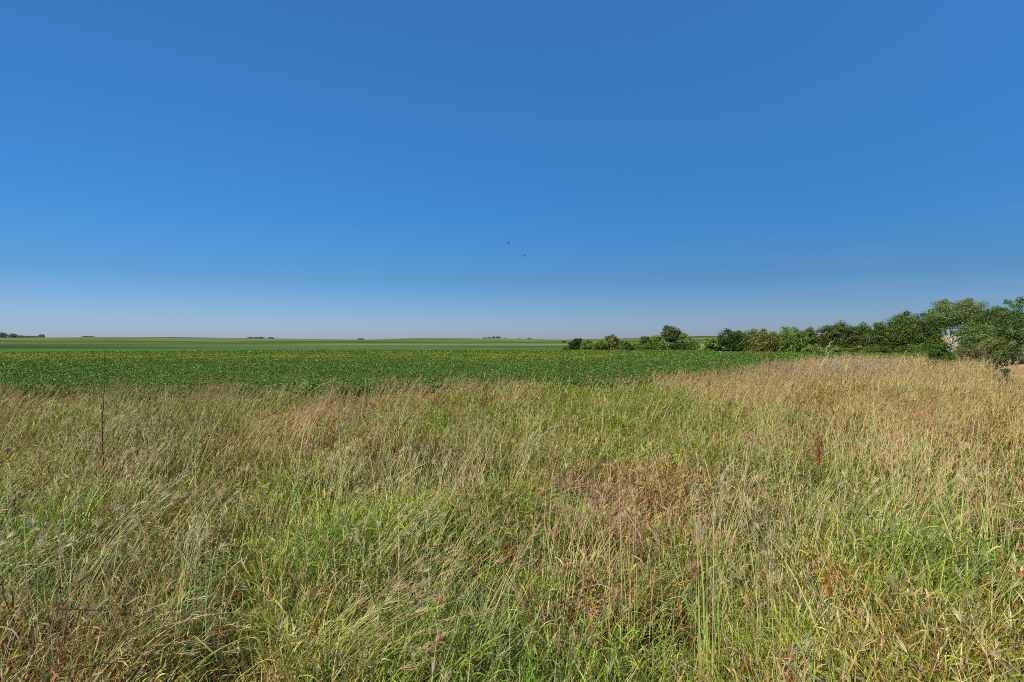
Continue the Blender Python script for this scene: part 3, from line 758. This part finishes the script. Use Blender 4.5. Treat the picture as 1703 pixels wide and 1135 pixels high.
dead('dark_twig', 'short slanting dark stem near the back edge of the grass, left of centre', 570, 665, 17.5,
     [([(576, 690, 0), (573, 668, 0), (566, 650, 0), (562, 640, 0)], .009, .005)], cl=DKW, group=GT, cat='twig')
dead('dark_twig', 'thin dark stem in the green patch right of centre', 962, 710, 12.5,
     [([(970, 725, 0), (967, 705, 0), (960, 690, 0), (955, 668, 0)], .006, .004)], cl=DKW, group=GT, cat='twig')
dead('dark_twig', 'dark upright stem in the tan grass below the leaning pale stick', 1493, 650, 18,
     [([(1494, 680, 0), (1493, 660, 0), (1492, 640, 0), (1490, 622, 0)], .010, .006)], cl=c(.18, .14, .09), group=GT, cat='twig')
# grey seed finger head pieces in the foreground
dead('bent_seed_head', 'bent purplish grey seed head lying across stems, left of its pair', 905, 1025, 4.0,
     [([(893, 1031, 0), (905, 1023, .02), (918, 1016, .03)], .006, .004)], cl=c(.26, .19, .16), cat='seed head', group='bent seed heads in the foreground')
dead('bent_seed_head', 'bent pinkish grey seed head pointing right, right of its pair', 985, 1020, 4.0,
     [([(966, 1014, 0), (980, 1019, .02), (1002, 1026, .03)], .006, .003), ([(966, 1014, 0), (984, 1022, -.02), (998, 1028, -.02)], .004, .003)], cl=c(.33, .24, .2), cat='seed head', group='bent seed heads in the foreground')

# ------------------------------------------------------------------ orange plumes
def plume(label, px, pyt, pyb, pys, depth, lean, colr, group, fat=.02, name='grass_plume'):
    """pyt top of plume, pyb bottom of plume, pys where the stem vanishes"""
    zt, zb, zs = wz(pyt, depth), wz(pyb, depth), wz(pys, depth)
    x0 = wx(px, depth); z0 = float(height(x0, depth))
    lx = lean / F * depth
    root = empty(name, (x0, depth, z0), label, 'grass plume', group)
    mb = MB(); tube(mb, [(-.12 * lx, 0, 0), (0, 0, zs - z0), (lx * .15, 0, zb - z0), (lx, .02, zt - z0)], [.004, .0035, .003, .0015], c(.2, .27, .13), 5)
    mb.build('stem', M_GRASS, root)
    m = 90; L = zt - zb
    t = rng.random(m)
    bend_ = t ** 1.4
    P = np.stack([lx * (.15 + .85 * bend_), np.zeros(m), zb - z0 + t * L * .92], 1)
    wdt = fat * np.sin(np.clip(t * .85 + .12, 0, 1) * math.pi) + .004
    d = np.stack([rng.normal(0, .22, m) + .5 * lx / L, rng.normal(0, .22, m), np.ones(m)], 1); d /= np.linalg.norm(d, axis=1)[:, None]
    P[:, 0] += rng.normal(0, 1, m) * wdt * .5; P[:, 1] += rng.normal(0, 1, m) * wdt * .5
    cc = np.array(colr) * rng.uniform(.6, 1.35, (m, 1))
    V, Q, C, _, _ = strips(P, np.arctan2(d[:, 0], d[:, 1]), np.arccos(d[:, 2]), rng.normal(0, .3, m), rng.uniform(.12, .3, m) * L, np.full(m, .004 + depth * .0004), 2, cc * .8, cc, twist=rng.uniform(0, 3, m), blunt=.3)
    build('seed_plume', V, Q, M_HEAD, root, C=np.clip(C, 0, .8))
    return root
OR = (.62, .33, .07)
GP = 'orange feathery grass plumes left of centre'
plume('golden orange plume, leftmost of the three close together', 526, 687, 712, 735, 10.5, 7, OR, GP, .03)
plume('golden orange plume bowing right, middle of the three close together', 547, 694, 716, 740, 10.3, 13, OR, GP, .032)
plume('pale golden plume, rightmost of the three close together', 566, 697, 717, 740, 10.3, 7, (.58, .36, .12), GP, .026)
plume('deep orange plume leaning right, lowest of the group', 602, 717, 736, 760, 9.6, 12, (.55, .2, .04), GP, .03)
plume('small orange plume half sunk in the grass', 497, 738, 750, 770, 9.2, 2, (.5, .2, .05), GP, .02)
plume('upright bright orange plume on a green stem in the right foreground', 1380, 952, 996, 1135, 3.7, -4, (.60, .25, .05), None, .022)
plume('rusty red spike of dock seed in the right middle of the grass', 1363, 722, 774, 830, 8.0, -2, (.42, .13, .05), None, .035, 'dock_plant')
plume('rusty orange plume low at the left of the right foreground', 1487, 845, 852, 870, 5.4, 12, (.5, .2, .06), None, .02)
# big broad blade stems near bottom right
x0 = wx(1340, 3.3)
root = empty('reed_leaf', (x0, 3.3, 0), 'broad pale green leaf blade rising from the bottom edge right of centre', 'grass leaf')
V, Q, C, _, _ = strips(np.array([[0, 0, .35], [.0, 0, .35], [.01, .01, .3]]), np.array([1.5, -1.5, 1.5]), np.array([.05, .02, .0]), np.array([.03, .45, .06]),
                       np.array([.72, .95, .85]), np.array([.016, .008, .006]), 8, np.tile(c(.2, .33, .14), (3, 1)), np.tile(c(.22, .36, .16), (3, 1)), twist=np.array([.1, .3, .2]))
build('leaf_blade', V, Q, M_GRASS, root, C=C)

# ------------------------------------------------------------------ birds
def bird(label, px, py, depth, wpx, tiltx):
    x0, z0 = wx(px, depth), wz(py, depth)
    s = wpx / F * depth
    root = empty('bird', (x0, depth, z0), label, 'bird', 'two dark birds in the sky')
    root.rotation_euler = (R(12), tiltx, R(20))
    m, nt, N, L = nmat('dark_feathers'); out = N.new('ShaderNodeOutputMaterial'); d = N.new('ShaderNodeBsdfDiffuse')
    d.inputs[0].default_value = (.02, .02, .022, 1); L.new(d.outputs[0], out.inputs[0])
    mb = MB(); k = 9
    tb = np.linspace(-.28, .22, k); ra = np.array([.004, .018, .035, .05, .055, .05, .042, .036, .005]) * 1.5
    tube(mb, np.stack([tb * s, tb * 0, tb * 0], 1), ra * s, c(.02, .02, .02), 8)
    mb.build('body', m, root, True)
    for sg in (-1, 1):
        t_ = np.linspace(0, 1, 7)
        le = np.stack([.12 - .25 * t_ ** 1.5, sg * (.03 + .5 * t_), .12 * np.sin(t_ * 2.4)], 1) * s
        te = le - np.stack([.17 * (1 - t_ ** 1.4) + .012, 0 * t_, .01 * t_], 1) * s
        V = np.concatenate([le, te]); q = np.arange(6)
        build('wing', V, np.stack([q, q + 1, q + 8, q + 7], 1), m, root)
    V = np.array([[-.24, -.015, 0], [-.24, .015, 0], [-.42, .06, 0], [-.36, 0, 0], [-.42, -.06, 0]]) * s
    build('tail', V, [[0, 1, 2, 3], [0, 3, 4, 4]][:1], m, root, tris=[[0, 3, 4]])
bird('small dark bird high in the blue sky, upper left of the two', 846, 404.5, 60, 9.5, R(-12))
bird('fainter dark bird in the blue sky, lower right of the two', 873.5, 426, 75, 8, R(-6))

# ------------------------------------------------------------------ camera, sun, sky
cam = bpy.data.cameras.new('camera'); co = bpy.data.objects.new('camera', cam); col.objects.link(co)
cam.sensor_width = 36; cam.lens = 36 * F / 1703; cam.clip_start = .05; cam.clip_end = 12000
co.location = (0, 0, CAM_Z); co.rotation_euler = (R(90), 0, 0)
sc.camera = co

SUN_EL, SUN_AZ = 41, -132     # azimuth measured from +Y (view direction) clockwise: behind, to the left
sl = bpy.data.lights.new('sun', 'SUN'); so = bpy.data.objects.new('sun', sl); col.objects.link(so)
sl.energy = 5.0; sl.angle = R(.53); sl.color = (1, .93, .80)
so.rotation_euler = (R(90 - SUN_EL), 0, R(180 - SUN_AZ - 0) )
so.location = (-20, -20, 30)
import mathutils
dvec = mathutils.Vector((math.sin(R(SUN_AZ)) * math.cos(R(SUN_EL)), math.cos(R(SUN_AZ)) * math.cos(R(SUN_EL)), math.sin(R(SUN_EL))))
so.rotation_euler = dvec.to_track_quat('Z', 'Y').to_euler()

w = bpy.data.worlds.new('World'); sc.world = w; w.use_nodes = True
nt = w.node_tree; N = nt.nodes; L = nt.links; N.clear()
out = N.new('ShaderNodeOutputWorld'); bg = N.new('ShaderNodeBackground'); bg.inputs['Strength'].default_value = .11
sk = N.new('ShaderNodeTexSky'); sk.sky_type = 'NISHITA'; sk.sun_disc = False
sk.sun_elevation = R(SUN_EL); sk.sun_rotation = R(-SUN_AZ); sk.air_density = 1.0; sk.dust_density = .3; sk.ozone_density = 2.0
tc = N.new('ShaderNodeTexCoord'); sp = N.new('ShaderNodeSeparateXYZ'); L.new(tc.outputs['Generated'], sp.inputs[0])
rp = N.new('ShaderNodeValToRGB'); cr = rp.color_ramp
stops = [(0.0, (.45, .57, .98)), (.03, (.41, .56, .96)), (.10, (.25, .51, .84)), (.2, (.215, .63, 1.05)), (.5, (.37, .97, 1.50))]
cr.elements[0].position = stops[0][0]; cr.elements[0].color = (*stops[0][1], 1)
cr.elements[1].position = stops[-1][0]; cr.elements[1].color = (*stops[-1][1], 1)
for p_, c_ in stops[1:-1]:
    e = cr.elements.new(p_); e.color = (*c_, 1)
L.new(sp.outputs['Z'], rp.inputs[0])
mul = N.new('ShaderNodeMix'); mul.data_type = 'RGBA'; mul.blend_type = 'MULTIPLY'; mul.inputs[0].default_value = 1
L.new(sk.outputs[0], mul.inputs[6]); L.new(rp.outputs[0], mul.inputs[7])
mr = N.new('ShaderNodeMapRange'); mr.inputs[1].default_value = -.8; mr.inputs[2].default_value = .6; mr.inputs[3].default_value = .84; mr.inputs[4].default_value = 1.02
L.new(sp.outputs['X'], mr.inputs[0])
vs = N.new('ShaderNodeVectorMath'); vs.operation = 'SCALE'; L.new(mul.outputs[2], vs.inputs[0]); L.new(mr.outputs[0], vs.inputs['Scale'])
# faint wisps of high haze low on the right
mp = N.new('ShaderNodeMapping'); mp.inputs['Scale'].default_value = (3, 3, 42); L.new(tc.outputs['Generated'], mp.inputs[0])
nz = N.new('ShaderNodeTexNoise'); nz.inputs['Scale'].default_value = 1.6; nz.inputs['Detail'].default_value = 5; L.new(mp.outputs[0], nz.inputs['Vector'])
cm = N.new('ShaderNodeMapRange'); cm.inputs[1].default_value = .52; cm.inputs[2].default_value = .8; cm.inputs[3].default_value = 0; cm.inputs[4].default_value = .07
L.new(nz.outputs['Fac'], cm.inputs[0])
zm = N.new('ShaderNodeMapRange'); zm.inputs[1].default_value = .22; zm.inputs[2].default_value = .10; L.new(sp.outputs['Z'], zm.inputs[0])
xm = N.new('ShaderNodeMapRange'); xm.inputs[1].default_value = .2; xm.inputs[2].default_value = .6; L.new(sp.outputs['X'], xm.inputs[0])
m_a = N.new('ShaderNodeMath'); m_a.operation = 'MULTIPLY'; L.new(zm.outputs[0], m_a.inputs[0]); L.new(xm.outputs[0], m_a.inputs[1])
m_b = N.new('ShaderNodeMath'); m_b.operation = 'MULTIPLY'; L.new(m_a.outputs[0], m_b.inputs[0]); L.new(cm.outputs[0], m_b.inputs[1])
mx = N.new('ShaderNodeMix'); mx.data_type = 'RGBA'; L.new(m_b.outputs[0], mx.inputs[0]); L.new(vs.outputs[0], mx.inputs[6]); mx.inputs[7].default_value = (5.5, 6.2, 7.5, 1)
L.new(mx.outputs[2], bg.inputs['Color']); L.new(bg.outputs[0], out.inputs[0])

sc.cycles.use_denoising = False
sc.cycles.filter_width = .95
sc.cycles.max_bounces = 8; sc.cycles.diffuse_bounces = 2; sc.cycles.transmission_bounces = 4
sc.view_settings.view_transform = 'Standard'; sc.view_settings.look = 'None'; sc.view_settings.exposure = 0; sc.view_settings.gamma = 1
